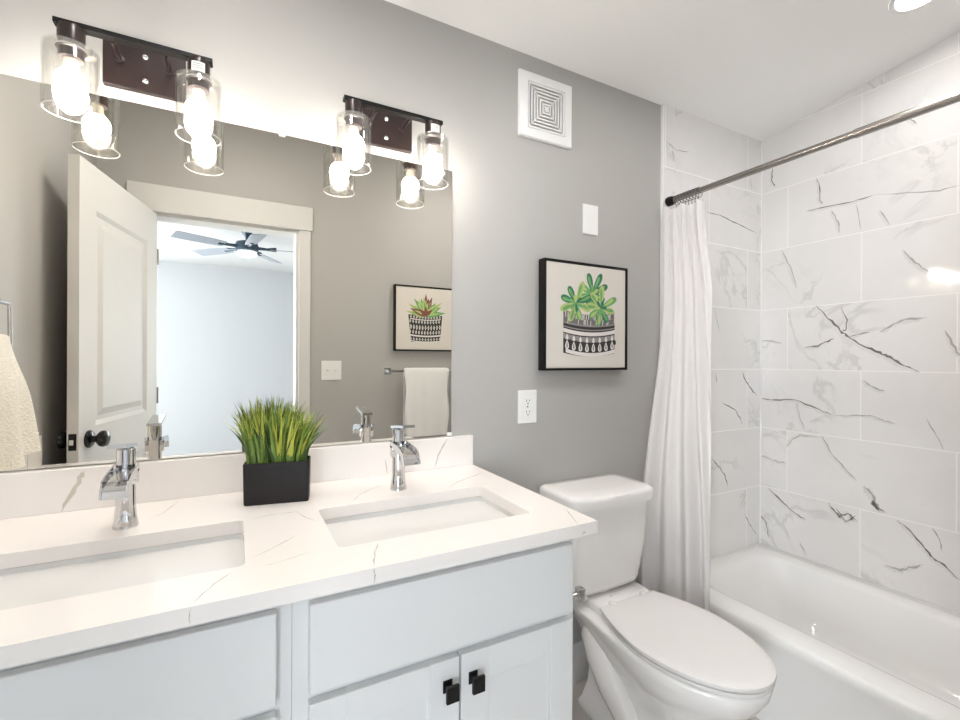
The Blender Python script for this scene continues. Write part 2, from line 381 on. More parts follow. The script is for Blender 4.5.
b = BM(); box(b, (TX - .006, -.012, .30), (TX, 0, 2.437)); struct('trim_1', b, 'caulk')            # tile edge strip
b = BM(); box(b, (-.006, -.016, .335), (0, -.010, 2.438)); struct('trim_2', b, 'caulk')            # caulked corner joint
# door wall with the door opening
b = BM()
box(b, (XL - .1, YF - .12, 0), (DX0, YF, 2.60)); box(b, (DX1, YF - .12, 0), (XR + .1, YF, 2.60)); box(b, (DX0, YF - .12, DZ), (DX1, YF, 2.60))
struct('wall_front', b, 'paint')
# casing, jambs
b = BM()
box(b, (-2.915, YF, DZ), (-2.045, YF + .024, DZ + .135), bev=.002)
box(b, (DX1, YF, 0), (DX1 + .062, YF + .018, DZ), bev=.002); box(b, (DX0 - .062, YF, 0), (DX0, YF + .018, DZ), bev=.002)
box(b, (DX1 - .016, YF - .12, 0), (DX1, YF, DZ)); box(b, (DX0, YF - .12, 0), (DX0 + .016, YF, DZ)); box(b, (DX0 + .016, YF - .12, DZ - .016), (DX1 - .016, YF, DZ))
struct('trim_3', b, 'trim', label='white door casing with a wide flat head')
def baseboard(name, lo, hi):
    b = BM(); box(b, lo, hi, bev=.003); struct(name, b, 'trim')
baseboard('baseboard_back', (-1.730, -.014, 0), (-.772, 0, .157))
baseboard('baseboard_front', (DX1 + .064, YF, 0), (-.775, YF + .014, .157))
baseboard('baseboard_left', (XL, YF, 0), (XL + .014, -.66, .157))

# ------------------------------------------------------------------ bedroom seen through the doorway in the mirror
BX0, BX1, BY0, BY1, BZ = -5.4, .9, -5.13, -1.52, 2.44
b = BM(); box(b, (BX0 - .1, BY0 - .1, -.05), (BX1 + .1, BY1, 0)); struct('bedroom_floor', b, 'carpet')
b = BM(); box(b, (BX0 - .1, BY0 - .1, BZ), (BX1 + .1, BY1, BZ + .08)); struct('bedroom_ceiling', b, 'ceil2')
b = BM()
W3 = (-3.63, -2.27); WZ3 = (.68, 2.22)  # unseen side window, added so fill light reaches toilet and tub
for y0, y1 in ((BY0, W3[0]), (W3[1], BY1)): box(b, (BX0 - .1, y0, 0), (BX0, y1, BZ))
box(b, (BX0 - .1, W3[0], 0), (BX0, W3[1], WZ3[0])); box(b, (BX0 - .1, W3[0], WZ3[1]), (BX0, W3[1], BZ)); struct('bedroom_wall_left', b, 'paint2')
b = BM(); box(b, (BX1, BY0, 0), (BX1 + .1, BY1, BZ)); struct('bedroom_wall_right', b, 'paint2')
b = BM(); box(b, (BX0 - .1, BY1 - .02, 0), (XL - .1, BY1, BZ)); box(b, (XR + .1, BY1 - .02, 0), (BX1 + .1, BY1, BZ)); struct('bedroom_wall_near', b, 'paint2')
W1, W2 = (-4.97, -3.73), (-.97, .37); WZ = (.68, 2.22)
b = BM()
for x0, x1 in ((BX0 - .1, W1[0]), (W1[1], W2[0]), (W2[1], BX1 + .1)): box(b, (x0, BY0 - .1, 0), (x1, BY0, BZ))
for x0, x1 in (W1, W2): box(b, (x0, BY0 - .1, 0), (x1, BY0, WZ[0])); box(b, (x0, BY0 - .1, WZ[1]), (x1, BY0, BZ))
struct('bedroom_wall_far', b, 'paint2')
for i, (x0, x1) in enumerate((W1, W2)):
    b = BM(); t = .05
    for lo, hi in (((x0, WZ[0]), (x0 + t, WZ[1])), ((x1 - t, WZ[0]), (x1, WZ[1])), ((x0 + t, WZ[0]), (x1 - t, WZ[0] + t)), ((x0 + t, WZ[1] - t), (x1 - t, WZ[1])), ((x0 + t, 1.43), (x1 - t, 1.47))):
        box(b, (lo[0], BY0 - .08, lo[1]), (hi[0], BY0 - .03, hi[1]))
    wo = struct('window_%d' % (i + 1), b, 'trim')
    b = BM(); box(b, (x0 + t, BY0 - .058, WZ[0] + t), (x1 - t, BY0 - .052, WZ[1] - t)); obj('pane', b, 'pane', wo)

b = BM(); t = .05
for lo, hi in (((W3[0], WZ3[0]), (W3[0] + t, WZ3[1])), ((W3[1] - t, WZ3[0]), (W3[1], WZ3[1])), ((W3[0] + t, WZ3[0]), (W3[1] - t, WZ3[0] + t)), ((W3[0] + t, WZ3[1] - t), (W3[1] - t, WZ3[1])), ((W3[0] + t, 1.43), (W3[1] - t, 1.47))):
    box(b, (BX0 - .08, lo[0], lo[1]), (BX0 - .03, hi[0], hi[1]))
wo = struct('window_3', b, 'trim')
b = BM(); box(b, (BX0 - .058, W3[0] + t, WZ3[0] + t), (BX0 - .052, W3[1] - t, WZ3[1] - t)); obj('pane', b, 'pane', wo)

# ------------------------------------------------------------------ the open door (seen in the mirror)
hinge = Vector((-2.790, -1.372, 0)); free = Vector((-2.930, -.690, 0))
dd = (free - hinge).normalized(); dn = Vector((-dd.y, dd.x, 0))        # dn points to the wall side
if dn.x > 0: dn = -dn
DL = (free - hinge).length; DT = .035; D0, D1 = .012, 2.015
def dp(s, t, z): v = hinge + dd * s + dn * t; return (v.x, v.y, z)
def dbox(bm, s0, s1, t0, t1, z0, z1, mi=0):
    prism(bm, [dp(s0, t0, z0), dp(s1, t0, z0), dp(s1, t1, z0), dp(s0, t1, z0)], (0, 0, z1 - z0), mi)
b = BM()
pan = [(.115, DL - .115, .23, .86), (.115, DL - .115, 1.03, 1.85)]
# slab made of stiles and rails, recessed raised panels on both faces
dbox(b, 0, .115, 0, DT, D0, D1); dbox(b, DL - .115, DL, 0, DT, D0, D1)
for z0, z1 in ((D0, .23), (.86, 1.03), (1.85, D1)): dbox(b, .115, DL - .115, 0, DT, z0, z1)
for s0, s1, z0, z1 in pan:
    for sgn, t0 in ((1, 0.0), (-1, DT)):
        def rr(i, t): return [dp(s0 + i, t0 + sgn * t, z0 + i), dp(s1 - i, t0 + sgn * t, z0 + i), dp(s1 - i, t0 + sgn * t, z1 - i), dp(s0 + i, t0 + sgn * t, z1 - i)]
        loft(b, [rr(0, 0), rr(.016, .010), rr(.034, .010), rr(.060, .003)], False, True)
d1 = struct('door_1', b, 'trim', label='white panelled door with a black knob standing open, reflected in the mirror', cat='door')
zk = .985; sk = DL - .066
for sgn, t0, nm in ((-1, 0.0, 'door_knob'), (1, DT, 'door_knob')):
    b = BM(); c = Vector(dp(sk, t0, zk)); ax = dn * sgn
    L_ = .062 if sgn < 0 else .05
    lathe(b, c, ax, [(.033, 0), (.033, .005), (.028, .010), (.013, .013), (.012, .026), (.020, .030), (.029, .038), (.031, .047), (.027, L_ - .004), (.014, L_)], 28)
    obj(nm, b, 'gloss', d1, smooth=True, label='black round door knob')
b = BM(); dbox(b, DL, DL + .0015, .006, .030, zk - .030, zk + .030)
lp = obj('latch_plate', b, 'black', d1, label='black latch plate')
b = BM(); dbox(b, DL + .0015, DL + .010, .011, .024, zk - .009, zk + .009); obj('latch_bolt', b, 'chrome', lp)
for zz in (.25, 1.10, 1.80):
    b = BM(); c = Vector(dp(-.004, -.004, zz)); cyl(b, c - Vector((0, 0, .040)), c + Vector((0, 0, .040)), .004, n=10); obj('hinge', b, 'steel', d1)

# ------------------------------------------------------------------ ceiling fan in the bedroom
fx, fy = -2.36, -3.12
f = thing('ceiling_fan', 'grey-bladed ceiling fan with a lit globe, seen through the doorway in the mirror', 'fan', (fx, fy, BZ))
b = BM(); lathe(b, (fx, fy, BZ), (0, 0, -1), [(.055, 0), (.055, .02), (.018, .075), (.014, .09)], 20); obj('canopy', b, 'fanbody', f, True)
b = BM(); cyl(b, (fx, fy, BZ - .08), (fx, fy, BZ - .115), .012); obj('downrod', b, 'fanbody', f, True)
b = BM(); lathe(b, (fx, fy, BZ - .11), (0, 0, -1), [(.045, 0), (.085, .015), (.095, .04), (.095, .085), (.075, .10)], 28); obj('motor_housing', b, 'fanbody', f, True)
b = BM(); lathe(b, (fx, fy, BZ - .21), (0, 0, -1), [(.075, 0), (.080, .012), (.074, .028), (.045, .038), (.005, .042)], 28); obj('light_globe', b, 'fanlight', f, True)
for k in range(5):
    a = math.radians(10 + 72 * k); u = Vector((math.cos(a), math.sin(a), 0)); v = Vector((-u.y, u.x, 0)); c = Vector((fx, fy, 2.262))
    b = BM(); P = []
    for s, hw in ((.19, .045), (.30, .056), (.54, .062), (.58, .056)):
        P.append((s, hw))
    up = [tuple(c + u * s + v * hw - Vector((0, 0, hw * .22))) for s, hw in P]; dn_ = [tuple(c + u * s - v * hw + Vector((0, 0, hw * .22))) for s, hw in P[::-1]]
    prism(b, up + dn_, (0, 0, .006)); bl = obj('blade', b, 'fanblade', f)
    b = BM(); tube(b, [c + u * .08 + Vector((0, 0, .01)), c + u * .16 + Vector((0, 0, .005)), c + u * .24 + Vector((0, 0, .008))], [.016, .012, .02], 8); obj('blade_arm', b, 'fanbody', bl, True)

# ================================================================== BATHTUB, CURTAIN ROD, CURTAIN
b = BM(); TO = -.772
R = [rrect(TO + .006, -.002, -1.395, -.012, .012, 0), rrect(TO + .006, -.002, -1.395, -.012, .012, .285), rrect(TO, -.002, -1.395, -.012, .014, .295), rrect(TO, -.002, -1.395, -.012, .014, .322),
     rrect(TO + .004, -.004, -1.393, -.014, .014, .331), rrect(TO + .012, -.008, -1.389, -.020, .016, .335),
     rrect(-.672, -.098, -1.315, -.085, .10, .3345), rrect(-.660, -.110, -1.303, -.100, .10, .330), rrect(-.652, -.119, -1.292, -.118, .10, .318),
     rrect(-.640, -.130, -1.270, -.165, .11, .24), rrect(-.628, -.142, -1.250, -.235, .12, .14), rrect(-.610, -.160, -1.22, -.30, .12, .085), rrect(-.57, -.20, -1.17, -.36, .11, .062), rrect(-.45, -.32, -1.0, -.55, .06, .058)]
loft(b, R, True, True)
tag(obj('bathtub', b, 'enamel', smooth=True, autos=50), 'white alcove bathtub against the marble tile wall', 'bathtub')

RX, RZ = -.712, 2.003
rod = thing('curtain_rod', 'brushed metal shower curtain rod spanning the tub between the tile walls', 'curtain rod', (RX, -.012, RZ))
b = BM(); cyl(b, (RX, -.03, RZ), (RX, -.72, RZ), .0125, n=20); cyl(b, (RX, -.72, RZ), (RX, YF + .03, RZ), .0145, n=20); obj('tube', b, 'steel', rod, True)
for y0, y1 in ((-.0125, -.05), (YF + .001, YF + .04)):
    b = BM(); lathe(b, (RX, y0, RZ), (0, y1 - y0, 0), [(.021, 0), (.021, .018), (.017, .030), (.015, abs(y1 - y0))], 20); obj('end_cap', b, 'black', rod, True, label='black rubber end cap')
ring0 = None
NR = 8
for k in range(NR):
    y = -.058 - .0155 * k
    if ring0 is None:
        ring0 = thing('curtain_ring', 'dark wire ring carrying the white shower curtain on the rod', 'curtain ring', (RX, y, RZ), 'rings on the shower curtain rod')
        b = BM(); torus(b, (RX, y, RZ - .0062), (.10, 1, 0), .0205, .0016, 24, 6); rg = obj('ring', b, 'nickel', ring0, True)
        b = BM()
        for q in range(3):
            a = PI * (.25 + .25 * q); lathe(b, (RX + .0205 * math.cos(a), y - .003, RZ - .0062 + .0205 * math.sin(a)), (0, 1, 0), [(.001, -.001), (.0036, .001), (.0036, .005), (.001, .007)], 8)
        obj('roller_bead', b, 'nickel', rg, True)
        b = BM(); tube(b, [(RX, y, RZ - .0277), (RX - .002, y, RZ - .040), (RX + .004, y, RZ - .055), (RX + .002, y, RZ - .060)], .0014, 6); obj('hook', b, 'nickel', ring0, True)
    else:
        dup(ring0, (0, -.0155 * k, 0))

def smooth(t): t = max(0, min(1, t)); return t * t * (3 - 2 * t)
b = BM(); NU, NV = 150, 46; grid = []
for j in range(NV + 1):
    v = j / NV; z = 1.955 - v * 1.90
    spread = smooth((1.95 - z) / 1.5)
    row = []
    for i in range(NU + 1):
        t = i / NU
        # base path: from the wall side (t=0) to the free edge (t=1)
        x0 = -.765 - .140 * smooth((1.6 - z) / 1.1); y0 = -.030 - .012 * spread
        x1 = -.716 - .100 * smooth((1.7 - z) / 1.2)
        y1 = -.184 - .036 * smooth((1.95 - z) / .4) + (x1 + .7) * .70
        nf = 5.0 - 1.6 * spread
        amp = .014 + .020 * spread
        ph = 2 * PI * nf * (t ** 1.12) + .5 * math.sin(3 * t + 2.2 * v)
        wob = amp * (.7 + .3 * math.sin(7.3 * t + 1.2)) * math.sin(ph) * min(1, (1 - t) / .10 + .15)
        px_, py_ = x0 + (x1 - x0) * t, y0 + (y1 - y0) * t
        L_ = math.hypot(x1 - x0, y1 - y0); nx_, ny_ = (y1 - y0) / L_, -(x1 - x0) / L_
        fine = .004 * math.exp(-6 * v) * math.sin(2 * PI * 19 * t)
        X_ = px_ + nx_ * (wob + fine); Y_ = min(py_ + ny_ * (wob + fine), -.017)
        if z < .40: X_ = min(X_, TO - .006)
        dz = .008 * math.sin(ph * .5 + 1.0) * (1 - v)
        row.append(b.verts.new((X_, Y_, z + dz * (1 if j == 0 else (1 - v)))))
    grid.append(row)
for j in range(NV):
    for i in range(NU): b.faces.new((grid[j][i], grid[j][i + 1], grid[j + 1][i + 1], grid[j + 1][i]))
co = tag(obj('shower_curtain', b, 'curtain', smooth=True, autos=180), 'white fabric shower curtain gathered at the wall end of the rod', 'curtain')
sm_ = co.modifiers.new('thick', 'SOLIDIFY'); sm_.thickness = .0016

# ================================================================== VANITY
ZT = .9207; ZS = .8925                # counter top and underside
CX1, CY0 = -1.700, -.645
SKR, SKL = (-2.253, -1.804), (-2.867, -2.414); SY = (-.530, -.272)
b = BM()
xs = [XL + .002, SKL[0], SKL[1], SKR[0], SKR[1], CX1]; ys = [CY0, SY[0], SY[1], -.002]
V = {}
def gv(i, j, k):
    if (i, j, k) not in V: V[i, j, k] = b.verts.new((xs[i], ys[j], (ZS, ZT)[k]))
    return V[i, j, k]
hole = {(1, 1), (3, 1)}
for i in range(5):
    for j in range(3):
        if (i, j) in hole:
            for p, q in (((i, j), (i + 1, j)), ((i + 1, j), (i + 1, j + 1)), ((i + 1, j + 1), (i, j + 1)), ((i, j + 1), (i, j))):
                b.faces.new((gv(*p, 0), gv(*q, 0), gv(*q, 1), gv(*p, 1)))
        else:
            for k in (0, 1): b.faces.new([gv(i + a, j + c, k) for a, c in ((0, 0), (1, 0), (1, 1), (0, 1))])
for i in range(5):
    for j in (0, 3): b.faces.new((gv(i, j, 0), gv(i + 1, j, 0), gv(i + 1, j, 1), gv(i, j, 1)))
for j in range(3):
    for i in (0, 5): b.faces.new((gv(i, j, 0), gv(i, j + 1, 0), gv(i, j + 1, 1), gv(i, j, 1)))
bmesh.ops.recalc_face_normals(b, faces=b.faces)
b.edges.ensure_lookup_table()
ve = []
for i in (1, 2, 3, 4):
    for j in (1, 2):
        e = b.edges.get((gv(i, j, 0), gv(i, j, 1)))
        if e: ve.append(e)
bmesh.ops.bevel(b, geom=ve, offset=.012, segments=4, profile=.5, affect='EDGES')
for wd, pts in VC['v']:
    ribbon(b, [(p[0], max(p[1], CY0 + .003), ZT + .0003) for p in pts], wd * .9, (0, 0, 1), 1, .5, sd); sd += 1
ribbon(b, [(-2.214, CY0 - .0003, ZT - .001), (-2.212, CY0 - .0003, ZT - .012), (-2.215, CY0 - .0003, ZT - .027)], .002, (0, -1, 0), 1, .5, 5)
ribbon(b, [(-1.745, CY0 - .0003, ZT - .024), (-1.741, CY0 - .0003, ZT - .018), (-1.735, CY0 - .0003, ZT - .021)], .003, (0, -1, 0), 1, .5, 6)
ribbon(b, [(-2.486, CY0 - .0003, ZT - .001), (-2.489, CY0 - .0003, ZT - .016), (-2.486, CY0 - .0003, ZT - .028)], .0012, (0, -1, 0), 1, .5, 8)
ct = tag(obj('countertop', b, ['quartz', 'vq'], recalc=False), 'white veined quartz vanity countertop with two sink cutouts', 'countertop')
b = BM(); box(b, (XL + .002, -.020, ZT), (CX1, -.001, ZT + .102), bev=.0015)
bmesh.ops.recalc_face_normals(b, faces=b.faces)
for k_, mi in (('v', 1), ('w', 2)):
    for wd, pts in VS[k_]:
        ribbon(b, [(p[0], -.0203, max(ZT + .001, p[1])) for p in pts], wd, (0, -1, 0), mi, .5, sd); sd += 1
tag(obj('backsplash', b, ['quartz', 'vq', 'vw'], recalc=False), 'low white quartz backsplash strip under the mirror', 'backsplash')
b = BM(); box(b, (XL + .001, CY0 + .004, ZT), (XL + .021, -.0205, ZT + .102), bev=.0015)
bmesh.ops.recalc_face_normals(b, faces=b.faces)
ribbon(b, [(XL + .0213, -.50, ZT + .10), (XL + .0213, -.52, ZT + .05), (XL + .0213, -.515, ZT + .001)], .004, (1, 0, 0), 1, .5, 3)
tag(obj('sidesplash', b, ['quartz', 'vq'], recalc=False), 'short white quartz side splash on the left wall below the towel', 'backsplash')

def sink(x0, x1, label):
    cx = (x0 + x1) / 2; t = thing('sink', label, 'sink', (cx, -.40, .75))
    y0, y1 = SY; b = BM(); e = .0012
    R = [rrect(x0 - .02, x1 + .02, y0 - .02, y1 + .02, .02, ZS - .012), rrect(x0 - .02, x1 + .02, y0 - .02, y1 + .02, .02, ZS - .001),
         rrect(x0 - e, x1 + e, y0 - e, y1 + e, .022, ZS - .001), rrect(x0 - e + .001, x1 + e - .001, y0 - e, y1 + e, .025, ZS - .012),
         rrect(x0 + .008, x1 - .008, y0 + .006, y1 - .004, .035, ZS - .085), rrect(x0 + .022, x1 - .022, y0 + .018, y1 - .016, .04, ZS - .118),
         rrect(x0 + .06, x1 - .06, y0 + .05, y1 - .05, .04, ZS - .130), rrect(cx - .024, cx + .024, -.401 - .024, -.401 + .024, .0235, ZS - .134)]
    R += [rrect(cx - .022, cx + .022, -.423, -.379, .0215, ZS - .150), rrect(x0 - .0, x1 + .0, y0 - .0, y1 + .0, .03, ZS - .150)]
    loft(b, R, True, False)
    bmesh.ops.holes_fill(b, edges=b.edges)
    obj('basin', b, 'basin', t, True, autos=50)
    b = BM(); lathe(b, (cx, -.401, ZS - .1345), (0, 0, 1), [(.026, -.002), (.026, .001), (.022, .0025), (.018, .0018), (.017, .004), (.004, .0055)], 24); obj('drain', b, 'chrome', t, True)
    return t
sink(*SKR, 'white undermount sink in front of the right faucet')
sink(*SKL, 'white undermount sink in front of the left faucet')

# ---- two base cabinet units
def cabinet(x0, x1, fx0, fx1, label, kz=.648):
    t = thing('vanity_cabinet', label, 'cabinet', ((x0 + x1) / 2, -.33, 0))
    yf = -.600; ys_ = yf - .020
    b = BM()
    box(b, (x0, yf + .02, .0), (x0 + .016, -.004, ZS - .0006)); box(b, (x1 - .016, yf + .02, .0), (x1, -.004, ZS - .0006))
    box(b, (x0 + .016, yf + .02, .10), (x1 - .016, -.012, .116)); box(b, (x0 + .016, -.012, .10), (x1 - .016, -.004, ZS - .0006))
    box(b, (x0 + .016, yf + .08, 0), (x1 - .016, yf + .096, .10))
    obj('body', b, 'cab', t)
    b = BM(); fb = [(x0, fx0 + .012, .0, ZS - .0006), (fx1 - .012, x1, .0, ZS - .0006)]
    for a, c, z0, z1 in fb: box(b, (a, yf, z0), (c, yf + .02, z1))
    for z0, z1 in ((.10, .125), (.690, .725), (.855, ZS - .0006)): box(b, (fx0 + .012, yf, z0), (fx1 - .012, yf + .02, z1))
    obj('face_frame', b, 'cab', t)
    b = BM(); box(b, (fx0, ys_, .714), (fx1, yf - .0005, .868), bev=.003); obj('false_drawer_front', b, 'cab', t)
    mid = (fx0 + fx1) / 2
    for a, c, kx in ((fx0, mid - .0022, mid - .040), (mid + .0022, fx1, mid + .016)):
        b = BM(); z0, z1, st = .115, .698, .062; e = .0022
        for lo, hi in (((a, z0), (a + st, z1)), ((c - st, z0), (c, z1)), ((a + st, z0), (c - st, z0 + st)), ((a + st, z1 - st), (c - st, z1))):
            box(b, (lo[0], ys_, lo[1]), (hi[0], yf - .0005, hi[1]), bev=.0012, seg=1)
        box(b, (a + st, ys_ + .009, z0 + st), (c - st, yf - .003, z1 - st))
        d = obj('door', b, 'cab', t)
        b = BM(); kz_ = kz; hx = kx + .012
        box(b, (hx - .010, ys_ - .003, kz_ - .012), (hx + .010, ys_, kz_ + .012), bev=.001)
        box(b, (hx - .005, ys_ - .022, kz_ - .005), (hx + .005, ys_ - .002, kz_ + .005))
        box(b, (hx - .0135, ys_ - .029, kz_ - .016), (hx + .0135, ys_ - .022, kz_ + .016), bev=.0015)
        obj('knob', b, 'black', d, label='square black cabinet knob')
    return t
cabinet(-2.343, -1.734, -2.317, -1.750, 'white shaker vanity cabinet under the right sink, beside the toilet')
cabinet(XL + .002, -2.3436, XL + .03, -2.368, 'white shaker vanity cabinet under the left sink')

# ---- faucets
def faucet(x, y, label):
    t = thing('faucet', label, 'faucet', (x, y, ZT)); z = ZT
    b = BM(); lathe(b, (x, y, z), (0, 0, 1), [(.0235, 0), (.0235, .003), (.0200, .022), (.0182, .045), (.0178, .095), (.0178, .128)], 32); obj('body', b, 'chrome', t, True)
    # open waterfall spout: flat plate with low side walls, curling down at the lip
    b = BM(); hw = .0225; prof = []
    path = [(-.010, .126), (.045, .122), (.080, .118), (.098, .112), (.108, .102), (.112, .090)]
    rings = []
    for i, (s, h) in enumerate(path):
        p0 = Vector((s, h)); p1 = Vector(path[min(i + 1, len(path) - 1)]); pm = Vector(path[max(i - 1, 0)]); d = (p1 - pm).normalized(); nrm = Vector((-d.y, d.x))
        if nrm.y < -.2: nrm = -nrm
        th, lip = .007, .010 * (1 if i < 4 else .5)
        def P_(u, o): q = p0 + nrm * o; return (x + u, y - q.x, z + q.y)
        rings.append([P_(-hw, -th), P_(hw, -th), P_(hw, lip), P_(hw - .003, lip), P_(hw - .003, 0), P_(-hw + .003, 0), P_(-hw + .003, lip), P_(-hw, lip)])
    loft(b, rings); 
    box(b, (x - hw, y - .012, z + .092), (x + hw, y + .012, z + .126), bev=.003)
    obj('spout', b, 'chrome', t, True, autos=30)
    b = BM(); lathe(b, (x, y, z), (0, 0, 1), [(.0172, .1285), (.0172, .168), (.015, .171)], 32)
    prism(b, [(x - .0175, y + .018, z + .170), (x + .0175, y + .018, z + .170), (x + .0165, y - .088, z + .184), (x - .0165, y - .088, z + .184)], (0, 0, .0075))
    obj('handle', b, 'chrome', t, True, autos=30)
    b = BM(); cyl(b, (x, y + .017, z + .055), (x, y + .030, z + .055), .003, n=8); lathe(b, (x, y + .030, z + .055), (0, 1, 0), [(.005, 0), (.006, .003), (.004, .007)], 10); obj('drain_lift_knob', b, 'chrome', t, True)
faucet(-2.024, -.190, 'chrome waterfall faucet behind the right sink')
faucet(-2.641, -.200, 'chrome waterfall faucet behind the left sink')

# ---- potted grass
pa = Vector((-2.416, -.168, 0)); pb = Vector((-2.263, -.196, 0)); pu = (pb - pa).normalized(); pv = Vector((-pu.y, pu.x, 0)); PL = (pb - pa).length; PD, PH = .072, .104
def pp(u, v, z): q = pa + pu * u + pv * v; return (q.x, q.y, ZT + z)
pg = thing('potted_grass', 'artificial green grass in a black rectangular planter between the two sinks', 'plant', pp(PL / 2, PD / 2, 0))
b = BM()
def prr(i, r, z): return [pp(*q[:2], z) for q in rrect(i, PL - i, i, PD - i, r, 0)]
loft(b, [prr(.003, .006, 0), prr(.0015, .007, .004), prr(0, .007, PH - .002), prr(.0008, .0065, PH), prr(.004, .004, PH), prr(.0045, .004, PH - .016)], True, True)
pl = obj('planter', b, 'pot', pg, True, autos=45)
b = BM(); loft(b, [prr(.005, .004, PH - .017), prr(.005, .004, PH - .008)], True, True, 0)
for k in range(34):
    lathe(b, pp(random.uniform(.012, PL - .012), random.uniform(.010, PD - .010), PH - .009), (random.uniform(-.3, .3), random.uniform(-.3, .3), 1), [(.0005, 0), (.0045, .002), (.004, .005), (.001, .007)], 6, 1)
obj('soil', b, ['soil', 'pebble'], pg, True)
b = BM()
for k in range(430):
    u0 = random.uniform(.010, PL - .010); v0 = random.uniform(.008, PD - .008); cu = (u0 - PL / 2) / (PL / 2); cv = (v0 - PD / 2) / (PD / 2)
    L_ = random.uniform(.105, .170) * (1 - .06 * abs(cu)); lean_u = cu * random.uniform(.022, .060) + random.gauss(.004, .012); lean_v = cv * random.uniform(.01, .035) + random.gauss(0, .010)
    if random.random() < .10: lean_u += math.copysign(random.uniform(.02, .045), cu); lean_v *= 1.6
    wd = random.uniform(.0022, .0052) * (1 if random.random() < .85 else 1.3); mi = random.choices((0, 1, 2), (5, 6, 1.5))[0]
    if L_ < .12: mi = random.choice((0, 2))
    az = random.uniform(0, PI); ca, sa = math.cos(az), math.sin(az); prev = None
    for j in range(6):
        t = j / 5; uu = u0 + lean_u * (t ** 1.9); vv = v0 + lean_v * (t ** 1.9); zz = PH - .012 + L_ * (t - .16 * t * t * abs(lean_u) / .05)
        hw_ = wd * (.55 + .75 * math.sin(PI * min(1, t * 1.15 + .08))) * (1 - t) ** .35 * .9 if j < 5 else .0002
        A = b.verts.new(pp(uu - hw_ * ca, vv - hw_ * sa, zz)); B_ = b.verts.new(pp(uu + hw_ * ca, vv + hw_ * sa, zz)); Cc = b.verts.new(pp(uu + hw_ * .35 * sa, vv - hw_ * .35 * ca, zz))
        cur = (A, Cc, B_)
        if prev:
            m_ = mi if t > .35 or mi == 2 else 0
            for q in (0, 1):
                fc = b.faces.new((prev[q], prev[q + 1], cur[q + 1], cur[q])); fc.material_index = m_
        prev = cur
obj('grass', b, ['g1', 'g2', 'g3'], pg, True, recalc=False)

# ================================================================== MIRROR, WALL LIGHTS
mr = thing('wall_mirror', 'large frameless mirror above the double vanity', 'mirror', (-2.4, 0, 1.03))
b = BM(); box(b, (XL + .004, -.005, ZT + .106), (-1.778, -.001, 1.934)); obj('mirror_glass', b, 'mirror', mr)
for cx_, z0, z1 in ((-2.316, 1.928, 1.946), (-1.786, 1.026, 1.037)):
    b = BM(); box(b, (cx_ - .009, -.011, z0), (cx_ + .009, -.0055, z1), bev=.002)
    if z0 > 1.5: box(b, (cx_ - .009, -.0055, 1.9345), (cx_ + .009, -.0005, z1))
    cyl(b, (cx_, -.011, (z0 + z1) / 2 + .003), (cx_, -.0125, (z0 + z1) / 2 + .003), .003, n=10)
    obj('mirror_clip', b, 'plastic', mr)

